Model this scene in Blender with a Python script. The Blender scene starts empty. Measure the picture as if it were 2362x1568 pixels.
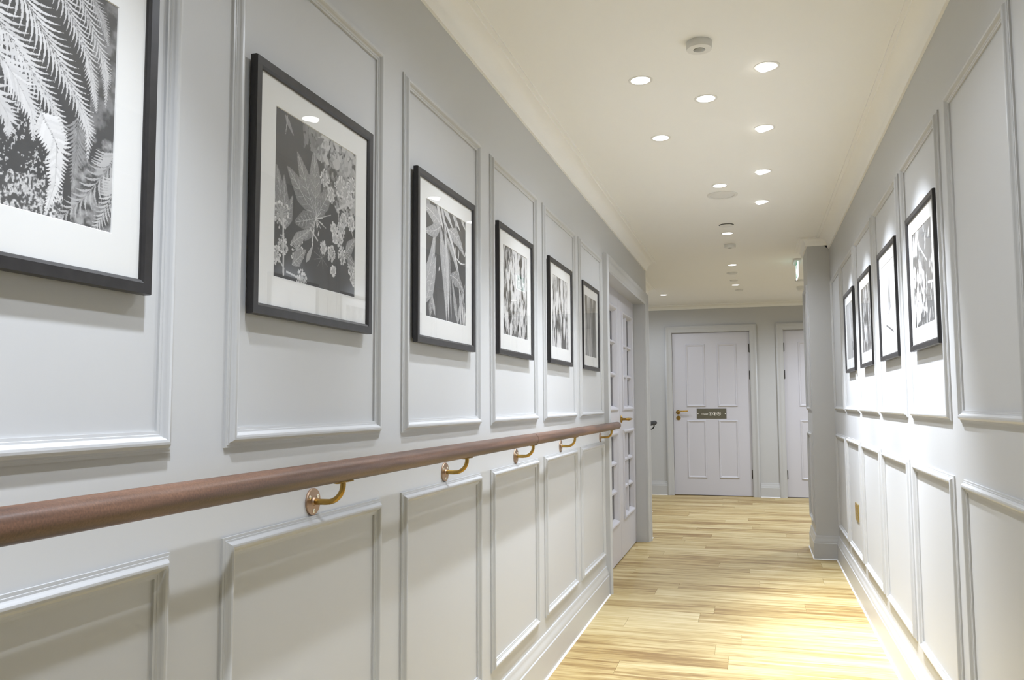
import bpy, math, random
import numpy as np
from mathutils import Vector, Matrix

scene = bpy.context.scene
C = scene.collection
rnd = random.Random(7)

# ------------------------------------------------------------------ camera
YAW, PITCH, ROLL, FPX, CAM_H = 0.285179656, 0.0777895776, -0.00521384603, 1898.50988, 1.13
def cam_axes():
    f = Vector((-math.sin(YAW)*math.cos(PITCH), math.cos(YAW)*math.cos(PITCH), math.sin(PITCH)))
    r = Vector((math.cos(YAW), math.sin(YAW), 0)); u = r.cross(f)
    c, s = math.cos(ROLL), math.sin(ROLL)
    return c*r + s*u, -s*r + c*u, f
r_, u_, f_ = cam_axes()
cd = bpy.data.cameras.new('camera'); cam = bpy.data.objects.new('camera', cd); C.objects.link(cam)
cd.sensor_width = 36.0; cd.lens = FPX/2362*36.0; cd.clip_start = 0.05; cd.clip_end = 60
cam.matrix_world = Matrix(((r_.x, u_.x, -f_.x, 0), (r_.y, u_.y, -f_.y, 0), (r_.z, u_.z, -f_.z, CAM_H), (0, 0, 0, 1)))
scene.camera = cam

# ------------------------------------------------------------------ world, exposure
w = bpy.data.worlds.new('world'); scene.world = w; w.use_nodes = True
w.node_tree.nodes['Background'].inputs[0].default_value = (1.0, 0.97, 0.92, 1)
w.node_tree.nodes['Background'].inputs[1].default_value = 0.05
vs = scene.view_settings
vs.view_transform = 'Standard'; vs.look = 'None'; vs.gamma = 1; vs.use_curve_mapping = False
vs.exposure = 0.04
# lamp tuning: (watts, cone degrees, blend, colour)
LAMP_COL = (0.90, 0.968, 1.10)
LAMP = {'left': (128, 78, 1.0), 'centre': (35, 154, 1.0), 'right': (262, 62, 1.0), 'lobby': (23, 178, 0.5), 'bright': (90, 165, 0.8)}

# ------------------------------------------------------------------ sizes (metres)
XL, XR = -0.872, 0.563            # corridor walls
YB = -2.4                         # wall behind the camera
ZC = 2.35                         # ceiling
YFAR = 10.45                      # wall with the two doors
YP0, YP1, XP = 6.45, 6.97, 0.407  # pier
YCOR, XLOB, YLOB = 7.08, -1.075, 8.75
XW, XE = -2.7, 2.6                # lobby ends
DY0, DY1, DH = 5.05, 6.87, 1.965  # glazed door opening in the left wall

# ------------------------------------------------------------------ materials
def new_mat(name):
    m = bpy.data.materials.new(name); m.use_nodes = True
    return m, m.node_tree, m.node_tree.nodes['Principled BSDF']
def pset(b, **k):
    for a, v in k.items(): b.inputs[a.replace('_', ' ')].default_value = v
def paint(name, col, rough=0.5, bump=0.02, scale=220, spec=0.4):
    m, nt, b = new_mat(name)
    pset(b, Base_Color=(*col, 1), Roughness=rough); b.inputs['Specular IOR Level'].default_value = spec
    tc = nt.nodes.new('ShaderNodeTexCoord'); n = nt.nodes.new('ShaderNodeTexNoise'); bp = nt.nodes.new('ShaderNodeBump')
    n.inputs['Scale'].default_value = scale; n.inputs['Detail'].default_value = 2
    bp.inputs['Strength'].default_value = bump; bp.inputs['Distance'].default_value = 0.002
    nt.links.new(tc.outputs['Object'], n.inputs['Vector']); nt.links.new(n.outputs['Fac'], bp.inputs['Height'])
    nt.links.new(bp.outputs['Normal'], b.inputs['Normal'])
    return m
def metal(name, col, rough=0.3):
    m, nt, b = new_mat(name); pset(b, Base_Color=(*col, 1), Metallic=1.0, Roughness=rough)
    n = nt.nodes.new('ShaderNodeTexNoise'); n.inputs['Scale'].default_value = 60
    r = nt.nodes.new('ShaderNodeMapRange'); r.inputs['To Min'].default_value = rough*0.8; r.inputs['To Max'].default_value = rough*1.3
    nt.links.new(n.outputs['Fac'], r.inputs['Value']); nt.links.new(r.outputs[0], b.inputs['Roughness'])
    return m
def emit(name, col, strength):
    m = bpy.data.materials.new(name); m.use_nodes = True; nt = m.node_tree
    nt.nodes.clear(); o = nt.nodes.new('ShaderNodeOutputMaterial'); e = nt.nodes.new('ShaderNodeEmission')
    e.inputs[0].default_value = (*col, 1); e.inputs[1].default_value = strength
    nt.links.new(e.outputs[0], o.inputs[0]); return m
def pane_glass(name, tint=(1, 1, 1), ior=1.5):
    m = bpy.data.materials.new(name); m.use_nodes = True; nt = m.node_tree
    nt.nodes.clear(); o = nt.nodes.new('ShaderNodeOutputMaterial')
    t = nt.nodes.new('ShaderNodeBsdfTransparent'); g = nt.nodes.new('ShaderNodeBsdfGlossy')
    mx = nt.nodes.new('ShaderNodeMixShader')
    t.inputs[0].default_value = (*tint, 1); g.inputs['Roughness'].default_value = 0.004
    # reflectance of both faces of the pane, the same from either side
    geo = nt.nodes.new('ShaderNodeNewGeometry'); dt = nt.nodes.new('ShaderNodeVectorMath'); dt.operation = 'DOT_PRODUCT'
    nt.links.new(geo.outputs['Normal'], dt.inputs[0]); nt.links.new(geo.outputs['Incoming'], dt.inputs[1])
    def math_(op, a, b=None):
        n = nt.nodes.new('ShaderNodeMath'); n.operation = op
        for i, v in enumerate((a, b)):
            if v is None: continue
            if isinstance(v, (int, float)): n.inputs[i].default_value = v
            else: nt.links.new(v, n.inputs[i])
        return n.outputs[0]
    c = math_('ABSOLUTE', dt.outputs['Value']); f5 = math_('POWER', math_('SUBTRACT', 1.0, c), 5.0)
    fr = math_('ADD', math_('MULTIPLY', f5, 0.92), 0.07)
    nt.links.new(fr, mx.inputs[0]); nt.links.new(t.outputs[0], mx.inputs[1]); nt.links.new(g.outputs[0], mx.inputs[2])
    nt.links.new(mx.outputs[0], o.inputs[0]); return m

M = {}
M['wall'] = paint('wall_paint', (0.53, 0.532, 0.525), 0.45)
M['trim'] = paint('trim_paint', (0.53, 0.532, 0.525), 0.34, 0.01)
M['skirt'] = paint('skirting_paint', (0.53, 0.532, 0.525), 0.32, 0.01)
M['door'] = paint('door_paint', (0.60, 0.59, 0.62), 0.35, 0.01)
M['ceil'] = paint('ceiling_paint', (0.90, 0.89, 0.85), 0.7)
M['cornice'] = paint('cornice_paint', (0.90, 0.89, 0.85), 0.6)
M['bead'] = paint('sealant', (0.88, 0.87, 0.84), 0.4)
M['plastic'] = paint('white_plastic', (0.78, 0.77, 0.73), 0.4, 0.0)
M['grey_plastic'] = paint('grey_plastic', (0.36, 0.36, 0.33), 0.3, 0.0)
M['dark'] = paint('dark_gap', (0.01, 0.01, 0.01), 0.8, 0.0)
M['room'] = paint('unlit_room', (0.05, 0.045, 0.04), 0.8, 0.0)  # near-black colour stands in for the darkness of an unlit room
M['mat'] = paint('mount_board', (0.74, 0.735, 0.705), 0.8, 0.02, 500)
M['brass'] = metal('brass', (0.40, 0.25, 0.065), 0.24)
M['bronze'] = metal('bronze', (0.36, 0.25, 0.17), 0.42)
M['brass_plate'] = metal('brass_plate', (0.62, 0.46, 0.17), 0.3)
M['steel'] = metal('screw_steel', (0.75, 0.70, 0.58), 0.25)
M['hinge'] = metal('dark_hinge', (0.07, 0.065, 0.06), 0.4)
M['signplate'] = paint('sign_plate', (0.12, 0.11, 0.075), 0.4, 0.0)
M['signwhite'] = paint('sign_white', (0.85, 0.82, 0.74), 0.5, 0.0)
M['lens'] = emit('lamp_lens', (1, 0.98, 0.95), 9)
M['exit_green'] = emit('exit_green', (0.14, 0.46, 0.31), 0.85)
M['exit_white'] = emit('exit_white', (0.95, 1, 0.97), 1.8)
M['glass'] = pane_glass('picture_glass')
M['pane'] = pane_glass('door_glass', (0.75, 0.75, 0.73))

def frame_wood():
    m, nt, b = new_mat('black_frame_wood'); pset(b, Roughness=0.38)
    tc = nt.nodes.new('ShaderNodeTexCoord'); mp = nt.nodes.new('ShaderNodeMapping'); n = nt.nodes.new('ShaderNodeTexNoise')
    mp.inputs['Scale'].default_value = (300, 60, 60); n.inputs['Scale'].default_value = 1.0; n.inputs['Detail'].default_value = 4
    cr = nt.nodes.new('ShaderNodeValToRGB')
    cr.color_ramp.elements[0].color = (0.010, 0.009, 0.009, 1); cr.color_ramp.elements[1].color = (0.030, 0.028, 0.028, 1)
    bp = nt.nodes.new('ShaderNodeBump'); bp.inputs['Strength'].default_value = 0.15; bp.inputs['Distance'].default_value = 0.001
    nt.links.new(tc.outputs['Object'], mp.inputs[0]); nt.links.new(mp.outputs[0], n.inputs['Vector'])
    nt.links.new(n.outputs['Fac'], cr.inputs[0]); nt.links.new(cr.outputs[0], b.inputs['Base Color'])
    nt.links.new(n.outputs['Fac'], bp.inputs['Height']); nt.links.new(bp.outputs[0], b.inputs['Normal'])
    return m
M['frame'] = frame_wood()

def rail_wood(name, c0, c1, c2):
    m, nt, b = new_mat(name); pset(b, Roughness=0.45); b.inputs['Coat Weight'].default_value = 0.12; b.inputs['Coat Roughness'].default_value = 0.25
    tc = nt.nodes.new('ShaderNodeTexCoord'); mp = nt.nodes.new('ShaderNodeMapping'); n = nt.nodes.new('ShaderNodeTexNoise')
    mp.inputs['Scale'].default_value = (26, 1.6, 26); n.inputs['Scale'].default_value = 1.6; n.inputs['Detail'].default_value = 5
    cr = nt.nodes.new('ShaderNodeValToRGB'); e = cr.color_ramp.elements
    e[0].position = 0.3; e[0].color = (*c0, 1); e[1].position = 0.72; e[1].color = (*c2, 1)
    k = e.new(0.5); k.color = (*c1, 1)
    n2 = nt.nodes.new('ShaderNodeTexNoise'); mp2 = nt.nodes.new('ShaderNodeMapping')
    mp2.inputs['Scale'].default_value = (300, 420, 300); n2.inputs['Scale'].default_value = 1.0; n2.inputs['Detail'].default_value = 3
    mx = nt.nodes.new('ShaderNodeMix'); mx.data_type = 'RGBA'; mx.blend_type = 'OVERLAY'; mx.inputs[0].default_value = 0.6
    nt.links.new(tc.outputs['Object'], mp.inputs[0]); nt.links.new(mp.outputs[0], n.inputs['Vector']); nt.links.new(n.outputs['Fac'], cr.inputs[0])
    nt.links.new(tc.outputs['Object'], mp2.inputs[0]); nt.links.new(mp2.outputs[0], n2.inputs['Vector'])
    nt.links.new(cr.outputs[0], mx.inputs[6]); nt.links.new(n2.outputs['Fac'], mx.inputs[7]); nt.links.new(mx.outputs[2], b.inputs['Base Color'])
    return m
M['rail'] = rail_wood('handrail_wood', (0.050, 0.024, 0.014), (0.105, 0.052, 0.030), (0.19, 0.098, 0.058))
M['rail_dark'] = rail_wood('dark_handrail_wood', (0.002, 0.002, 0.002), (0.003, 0.002, 0.002), (0.004, 0.003, 0.002))

def floor_wood():
    m, nt, b = new_mat('oak_plank'); pset(b, Roughness=0.42); b.inputs['Specular IOR Level'].default_value = 0.35
    L = nt.links.new
    tc = nt.nodes.new('ShaderNodeTexCoord'); oi = nt.nodes.new('ShaderNodeObjectInfo')
    geo = nt.nodes.new('ShaderNodeNewGeometry')
    off = nt.nodes.new('ShaderNodeVectorMath'); off.operation = 'MULTIPLY_ADD'
    rv = nt.nodes.new('ShaderNodeCombineXYZ')
    for i, k in enumerate((37.0, 53.0, 11.0)):
        mm = nt.nodes.new('ShaderNodeMath'); mm.operation = 'MULTIPLY'; mm.inputs[1].default_value = k
        L(oi.outputs['Random'], mm.inputs[0]); L(mm.outputs[0], rv.inputs[i])
    ad = nt.nodes.new('ShaderNodeVectorMath'); ad.operation = 'ADD'
    L(geo.outputs['Position'], ad.inputs[0]); L(rv.outputs[0], ad.inputs[1])
    def noise(sc, scale, detail, rough=0.55, dist=0.0):
        mp = nt.nodes.new('ShaderNodeMapping'); mp.inputs['Scale'].default_value = sc
        n = nt.nodes.new('ShaderNodeTexNoise'); n.inputs['Scale'].default_value = scale; n.inputs['Detail'].default_value = detail
        n.inputs['Roughness'].default_value = rough; n.inputs['Distortion'].default_value = dist
        L(ad.outputs[0], mp.inputs[0]); L(mp.outputs[0], n.inputs['Vector']); return n
    n1 = noise((1.3, 16, 1), 1.5, 4, 0.6, 0.6)
    n2 = noise((6, 150, 1), 1.0, 4, 0.6)
    n3 = noise((0.8, 5, 1), 1.0, 2)
    cr = nt.nodes.new('ShaderNodeValToRGB'); e = cr.color_ramp.elements
    e[0].position = 0.26; e[0].color = (0.26, 0.155, 0.048, 1); e[1].position = 0.78; e[1].color = (0.66, 0.545, 0.31, 1)
    for p, c in ((0.38, (0.39, 0.268, 0.100)), (0.50, (0.505, 0.382, 0.168)), (0.62, (0.585, 0.468, 0.235))):
        k = e.new(p); k.color = (*c, 1)
    s1 = nt.nodes.new('ShaderNodeMath'); s1.operation = 'MULTIPLY_ADD'; s1.inputs[1].default_value = 0.25
    L(n2.outputs['Fac'], s1.inputs[0])
    s2 = nt.nodes.new('ShaderNodeMath'); s2.operation = 'MULTIPLY'; s2.inputs[1].default_value = 0.65
    L(n1.outputs['Fac'], s2.inputs[0]); L(s2.outputs[0], s1.inputs[2])
    s3 = nt.nodes.new('ShaderNodeMath'); s3.operation = 'MULTIPLY_ADD'; s3.inputs[1].default_value = 0.22
    L(n3.outputs['Fac'], s3.inputs[0]); L(s1.outputs[0], s3.inputs[2])
    rr = nt.nodes.new('ShaderNodeMapRange'); rr.inputs['To Min'].default_value = -0.085; rr.inputs['To Max'].default_value = 0.045
    L(oi.outputs['Random'], rr.inputs['Value'])
    s4 = nt.nodes.new('ShaderNodeMath'); s4.operation = 'ADD'
    L(s3.outputs[0], s4.inputs[0]); L(rr.outputs[0], s4.inputs[1])
    s5 = nt.nodes.new('ShaderNodeMapRange'); s5.clamp = False
    for k_, v_ in (('From Min', 0.40), ('From Max', 0.70), ('To Min', 0.27), ('To Max', 0.76)): s5.inputs[k_].default_value = v_
    L(s4.outputs[0], s5.inputs['Value']); L(s5.outputs[0], cr.inputs[0])
    L(cr.outputs[0], b.inputs['Base Color'])
    return m
M['floor'] = floor_wood()

def print_mat():
    m, nt, b = new_mat('photo_print'); pset(b, Roughness=0.6)
    a = nt.nodes.new('ShaderNodeVertexColor'); a.layer_name = 'tone'
    nt.links.new(a.outputs['Color'], b.inputs['Base Color']); return m
M['print'] = print_mat()

# ------------------------------------------------------------------ mesh helpers
def mesh(name, verts, faces, mat, parent=None, sharp=0.6, smooth=True):
    me = bpy.data.meshes.new(name); me.from_pydata([tuple(v) for v in verts], [], faces); me.update()
    if smooth:
        me.shade_smooth(); me.set_sharp_from_angle(angle=sharp)
    me.materials.append(M[mat] if isinstance(mat, str) else mat)
    o = bpy.data.objects.new(name, me); C.objects.link(o)
    if parent is not None: o.parent = parent
    return o
class MB:
    def __init__(s): s.v = []; s.f = []
    def add(s, v, f):
        k = len(s.v); s.v += [tuple(p) for p in v]; s.f += [tuple(i + k for i in q) for q in f]; return s
    def box(s, x0, x1, y0, y1, z0, z1):
        v = [(x, y, z) for x in (x0, x1) for y in (y0, y1) for z in (z0, z1)]
        return s.add(v, [(0, 1, 3, 2), (4, 6, 7, 5), (0, 4, 5, 1), (2, 3, 7, 6), (0, 2, 6, 4), (1, 5, 7, 3)])
    def tube(s, pts, rad, n=16, cap=True):
        pts = [Vector(p) for p in pts]; rs = rad if isinstance(rad, (list, tuple)) else [rad]*len(pts)
        prev = None; rings = []
        for i, p in enumerate(pts):
            t = (pts[min(i+1, len(pts)-1)] - pts[max(i-1, 0)]).normalized()
            if prev is None:
                a = Vector((0, 0, 1)) if abs(t.z) < 0.9 else Vector((1, 0, 0)); n1 = t.cross(a).normalized()
            else:
                n1 = (prev - t*prev.dot(t)).normalized()
            prev = n1; n2 = t.cross(n1)
            rings.append([p + rs[i]*(math.cos(2*math.pi*k/n)*n1 + math.sin(2*math.pi*k/n)*n2) for k in range(n)])
        v = [q for r in rings for q in r]; f = []
        for i in range(len(pts)-1):
            for k in range(n):
                a, b = i*n+k, i*n+(k+1) % n; f.append((a, b, b+n, a+n))
        if cap:
            f.append(tuple(range(n-1, -1, -1))); f.append(tuple((len(pts)-1)*n+k for k in range(n)))
        return s.add(v, f)
    def lathe(s, prof, origin, axis, n=32, cap0=True, cap1=True):
        """prof: (radius, distance along axis)"""
        o = Vector(origin); ax = Vector(axis).normalized()
        a = Vector((0, 0, 1)) if abs(ax.z) < 0.9 else Vector((1, 0, 0)); n1 = ax.cross(a).normalized(); n2 = ax.cross(n1)
        v = []; f = []
        for r, d in prof:
            for k in range(n):
                t = 2*math.pi*k/n; v.append(o + ax*d + r*(math.cos(t)*n1 + math.sin(t)*n2))
        for i in range(len(prof)-1):
            for k in range(n):
                p, q = i*n+k, i*n+(k+1) % n; f.append((p, q, q+n, p+n))
        if cap0: f.append(tuple(range(n-1, -1, -1)))
        if cap1: f.append(tuple((len(prof)-1)*n+k for k in range(n)))
        return s.add(v, f)
    def rectframe(s, P, U, V, N, u0, u1, v0, v1, prof, closed=False):
        """mitred rectangular frame on plane P + u U + v V; prof: (inset, height along N)"""
        P, U, V, N = Vector(P), Vector(U), Vector(V), Vector(N); v = []; f = []
        for ins, h in prof:
            for (u, w_) in ((u0+ins, v0+ins), (u1-ins, v0+ins), (u1-ins, v1-ins), (u0+ins, v1-ins)):
                v.append(P + U*u + V*w_ + N*h)
        m = len(prof)
        for i in range(m if closed else m-1):
            j = (i+1) % m
            for k in range(4):
                a, b = i*4+k, i*4+(k+1) % 4; c, d = j*4+(k+1) % 4, j*4+k
                f.append((a, b, c, d))
        return s.add(v, f)
    def sweep(s, path, prof, side=1):
        """path: 2D points; prof: (offset to the side, z); mitred corners"""
        pts = [Vector((p[0], p[1])) for p in path]; n = len(pts); v = []; f = []
        nor = []
        for i in range(n-1):
            d = (pts[i+1]-pts[i]).normalized(); nor.append(Vector((-d.y, d.x))*side)
        for off, z in prof:
            for i, p in enumerate(pts):
                if i == 0: q = p + nor[0]*off
                elif i == n-1: q = p + nor[-1]*off
                else:
                    b = (nor[i-1]+nor[i]); q = p + b*(off*2/max(b.length_squared, 1e-6)) if b.length > 1e-4 else p
                v.append((q.x, q.y, z))
        for j in range(len(prof)-1):
            for i in range(n-1):
                a = j*n+i; f.append((a, a+1, a+1+n, a+n) if side > 0 else (a, a+n, a+n+1, a+1))
        m = len(prof)
        f.append(tuple(j*n for j in range(m))); f.append(tuple(j*n+n-1 for j in reversed(range(m))))
        return s.add(v, f)
    def build(s, name, mat, parent=None, sharp=0.6, smooth=True): return mesh(name, s.v, s.f, mat, parent, sharp, smooth)
def fix_normals(o):
    import bmesh
    bm = bmesh.new(); bm.from_mesh(o.data); bmesh.ops.recalc_face_normals(bm, faces=bm.faces); bm.to_mesh(o.data); bm.free(); return o
def tag(o, label, cat, group=None, kind=None):
    o['label'] = label; o['category'] = cat
    if group: o['group'] = group
    if kind: o['kind'] = kind
    return o
def thing(name, label, cat, loc=(0, 0, 0), group=None, kind=None):
    o = bpy.data.objects.new(name, None); C.objects.link(o); o.location = loc; o.empty_display_size = 0.05
    return tag(o, label, cat, group, kind)
def child(o, parent): o.parent = parent; return o

# ------------------------------------------------------------------ room shell
mb = MB()
mb.box(XW, XE, YB-0.1, YFAR+0.1, -0.15, -0.0035)
floor = tag(mb.build('floor', 'floor', smooth=False), 'pale oak plank floor laid across the corridor', 'floor', kind='structure')
PW = 0.1855
joint = {0: [-0.09], -1: [-0.205], 10: [-0.265], -3: [-0.60], 2: [-0.31]}
r = -9
plank_meshes = {}
def plank(x0, x1, y0, y1):
    L = round(x1-x0, 2); key = (L, round(y1-y0, 3))
    if key not in plank_meshes:
        g = 0.0005; hx, hy = L/2, (y1-y0)/2; b = 0.0009
        v = [(-hx+g, -hy+g, -0.0035), (hx-g, -hy+g, -0.0035), (hx-g, hy-g, -0.0035), (-hx+g, hy-g, -0.0035),
             (-hx+g, -hy+g, -0.0006), (hx-g, -hy+g, -0.0006), (hx-g, hy-g, -0.0006), (-hx+g, hy-g, -0.0006),
             (-hx+g+b, -hy+g+b, 0), (hx-g-b, -hy+g+b, 0), (hx-g-b, hy-g-b, 0), (-hx+g+b, hy-g-b, 0)]
        f = [(8, 9, 10, 11)] + [(i, (i+1) % 4, (i+1) % 4+4, i+4) for i in range(4)] + [(i+4, (i+1) % 4+4, (i+1) % 4+8, i+8) for i in range(4)]
        me = bpy.data.meshes.new('plank'); me.from_pydata(v, [], f); me.update(); me.materials.append(M['floor']); plank_meshes[key] = me
    o = bpy.data.objects.new('plank', plank_meshes[key]); C.objects.link(o); o.location = ((x0+x1)/2, (y0+y1)/2, 0); o.parent = floor
for row in range(-9, 36):
    y0 = 4.084 + PW*row; y1 = y0 + PW
    if y1 > YFAR+0.05: y1 = YFAR+0.05
    if y0 > YFAR: break
    if y0 < YP0: lo, hi = -0.96, 0.58
    elif y0 < YLOB-0.2: lo, hi = -1.1, 1.3
    else: lo, hi = -1.9, 1.3
    js = joint.get(row, [round(rnd.uniform(-0.75, 0.45), 2)])
    xs = [js[0]]
    while xs[0] - 1.2 > lo+0.1: xs.insert(0, xs[0]-1.2)
    while xs[-1] + 1.2 < hi-0.1: xs.append(xs[-1]+1.2)
    xs = [lo] + [x for x in xs if lo+0.08 < x < hi-0.08] + [hi]
    for a, b in zip(xs[:-1], xs[1:]): plank(a, b, y0, y1)

ceil = tag(MB().box(XW, XE, YB-0.1, YFAR+0.1, ZC, ZC+0.1).build('ceiling', 'ceil', smooth=False), 'cream white plaster ceiling over the corridor', 'ceiling', kind='structure')
mb = MB()
mb.box(XL-0.12, XL, YB, DY0, 0, ZC); mb.box(XL-0.12, XL, DY0, DY1, DH, ZC); mb.box(XL-0.12, XL, DY1, YCOR, 0, ZC)
wall_left = tag(mb.build('wall_left', 'wall', smooth=False), 'pale grey panelled wall carrying the handrail and six pictures', 'wall', kind='structure')
wall_right = tag(MB().box(XR, XR+0.15, YB, YP0, 0, ZC).build('wall_right', 'wall', smooth=False), 'pale grey panelled wall opposite the handrail', 'wall', kind='structure')
wall_pier = tag(MB().box(XP, XE, YP0, YP1, 0, ZC).build('wall_pier', 'wall', smooth=False), 'grey wall pier closing off the panelled wall', 'wall', kind='structure')
mb = MB()
FD1 = (-0.975, -0.038); FD2 = (0.352, 1.29); FDH = 2.012   # far door leaves
for a, b in ((XW, FD1[0]), (FD1[1], FD2[0]), (FD2[1], XE)): mb.box(a, b, YFAR, YFAR+0.12, 0, ZC)
for a, b in (FD1, FD2): mb.box(a, b, YFAR, YFAR+0.12, FDH, ZC)
wall_far = tag(mb.build('wall_far', 'wall', smooth=False), 'grey end wall holding two white panelled doors', 'wall', kind='structure')
tag(MB().box(XW, XE, YB-0.1, YB, 0, ZC).build('wall_back', 'wall', smooth=False), 'plain grey wall closing the corridor behind the viewpoint', 'wall', kind='structure')
mb = MB(); mb.box(XW, XLOB, YCOR-0.1, YLOB, 0, ZC); mb.box(XLOB, XL-0.12, YCOR-0.1, YCOR, 0, ZC)
wall_lob = tag(mb.build('wall_lobby', 'wall', smooth=False), 'grey lobby wall behind the corner by the glazed doors', 'wall', kind='structure')
mb = MB(); mb.box(XW-0.1, XW, YLOB, YFAR, 0, ZC); mb.box(XE, XE+0.1, YP1, YFAR, 0, ZC)
tag(mb.build('wall_lobby_ends', 'wall', smooth=False), 'grey walls at the two ends of the lobby', 'wall', kind='structure')
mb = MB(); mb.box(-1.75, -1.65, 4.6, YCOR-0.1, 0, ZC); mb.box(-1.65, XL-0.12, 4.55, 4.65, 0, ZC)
tag(mb.build('wall_room', 'room', smooth=False), 'wall behind the glazed doors, coloured dark as an unlit room', 'wall', kind='structure')

# cornices -----------------------------------------------------------
def cornice_prof(zb, proj):
    h = ZC - zb; p = [(0, zb), (0.010, zb), (0.012, zb+0.010)]
    a0, a1 = 0.014, proj-0.022; z0, z1 = zb+0.014, ZC-0.010
    for i in range(9):
        t = i/8*math.pi/2; p.append((a1-(a1-a0)*math.cos(t), z0+(z1-z0)*math.sin(t)) if False else (a0+(a1-a0)*(1-math.cos(t)), z0+(z1-z0)*math.sin(t)))
    p += [(proj-0.018, ZC-0.010), (proj-0.016, ZC-0.006), (proj, ZC-0.006), (proj, ZC)]
    return p
def trim(name, path, prof, side, mat, label, cat):
    o = MB().sweep(path, prof, side).build(name, mat, sharp=0.5); fix_normals(o)
    return tag(o, label, cat, kind='structure')
CP = cornice_prof(2.266, 0.090)
trim('trim_1', [(XL, YB), (XL, YCOR), (XLOB, YCOR), (XLOB, YLOB), (XW, YLOB)], CP, -1, 'cornice', 'cream cornice along the handrail wall', 'cornice')
trim('trim_7', [(XR, YP0), (XP, YP0), (XP, YP1), (XE, YP1)], cornice_prof(2.292, 0.064), 1, 'cornice', 'small cream cornice wrapping the top of the pier', 'cornice')
trim('trim_2', [(XR, YB), (XR, YP0)], CP, 1, 'cornice', 'cream cornice along the wall opposite the handrail', 'cornice')
trim('trim_3', [(XW, YFAR), (XE, YFAR)], cornice_prof(2.300, 0.10), -1, 'cornice', 'cream cornice over the two end doors', 'cornice')

# skirtings ----------------------------------------------------------
SK = [(0, 0.168), (0.005, 0.168), (0.007, 0.163), (0.0075, 0.155), (0.009, 0.147), (0.012, 0.139), (0.0145, 0.130), (0.0155, 0.122), (0.0155, 0.118), (0.019, 0.114), (0.019, 0.0), (0, 0)]
BE = [(0.019, 0.006), (0.0215, 0.0055), (0.0240, 0.004), (0.0262, 0.0003), (0.019, 0.0003)]
def skirt(name, path, side, label):
    o = MB().sweep(path, SK, side).build(name, 'skirt', sharp=0.45); fix_normals(o)
    b = MB().sweep(path, BE, side).build('sealant_bead', 'bead', o); fix_normals(b)
    return tag(o, label, 'skirting board', kind='structure')
skirt('baseboard_left', [(XL, YB), (XL, 4.945)], -1, 'grey moulded skirting board under the handrail wall')
skirt('baseboard_corner', [(XL, 6.972), (XL, YCOR), (XLOB, YCOR), (XLOB, YLOB), (XW, YLOB)], -1, 'grey skirting board turning the corner beyond the glazed doors')
skirt('baseboard_right', [(XR, YB), (XR, YP0), (XP, YP0), (XP, YP1), (XE, YP1)], 1, 'grey moulded skirting board stepping around the pier')
skirt('baseboard_far_1', [(XW, YFAR), (-1.058, YFAR)], -1, 'short grey skirting beside the toilet door handle side')
skirt('baseboard_far_2', [(0.047, YFAR), (0.27, YFAR)], -1, 'short grey skirting between the two end doors')
skirt('baseboard_far_3', [(1.375, YFAR), (XE, YFAR)], -1, 'grey skirting past the second end door')

# wall panel mouldings ------------------------------------------------
MP = [(0, 0), (0, 0.0045), (0.0045, 0.0050), (0.0050, 0.0062), (0.0080, 0.0068), (0.0100, 0.0088), (0.0105, 0.0104),
      (0.0112, 0.0118), (0.0135, 0.0142), (0.0170, 0.0152), (0.0205, 0.0142), (0.0228, 0.0118), (0.0235, 0.0104),
      (0.0240, 0.0088), (0.0260, 0.0068), (0.0290, 0.0062), (0.0295, 0.0050), (0.0340, 0.0045), (0.0340, 0)]
MP = [(i, h*0.97) for i, h in MP]
def moulding(parent, P, U, V, N, u0, u1, v0, v1, prof=MP, mat='trim', name='panel_moulding'):
    o = MB().rectframe(P, U, V, N, u0, u1, v0, v1, prof).build(name, mat, parent, sharp=0.5); return fix_normals(o)
LU = [(-1.78, -1.15), (-1.03, -0.40), (-0.29, 0.34), (0.455, 1.083), (1.218, 1.828), (1.955, 2.585), (2.702, 3.332), (3.447, 4.110), (4.214, 4.880)]
for a, b in LU:
    moulding(wall_left, (XL, 0, 0), (0, 1, 0), (0, 0, 1), (1, 0, 0), a, b, 1.058, 2.010)
    moulding(wall_left, (XL, 0, 0), (0, 1, 0), (0, 0, 1), (1, 0, 0), a, b+0.004, 0.230, 0.906)
RU = [(-1.05, -0.40), (-0.29, 0.36), (0.46, 1.11), (1.22, 1.87), (1.985, 2.606), (2.720, 3.357), (3.452, 4.126), (4.192, 4.878), (4.948, 5.640), (5.700, 6.345)]
for a, b in RU:
    moulding(wall_right, (XR, 0, 0), (0, 1, 0), (0, 0, 1), (-1, 0, 0), a, b, 1.072, 2.020)
    moulding(wall_right, (XR, 0, 0), (0, 1, 0), (0, 0, 1), (-1, 0, 0), a, b, 0.238, 0.912)
moulding(wall_pier, (XP, 0, 0), (0, 1, 0), (0, 0, 1), (-1, 0, 0), YP0+0.05, YP1-0.005, 1.07, 2.02)
moulding(wall_pier, (XP, 0, 0), (0, 1, 0), (0, 0, 1), (-1, 0, 0), YP0+0.05, YP1-0.005, 0.238, 0.91)

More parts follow.
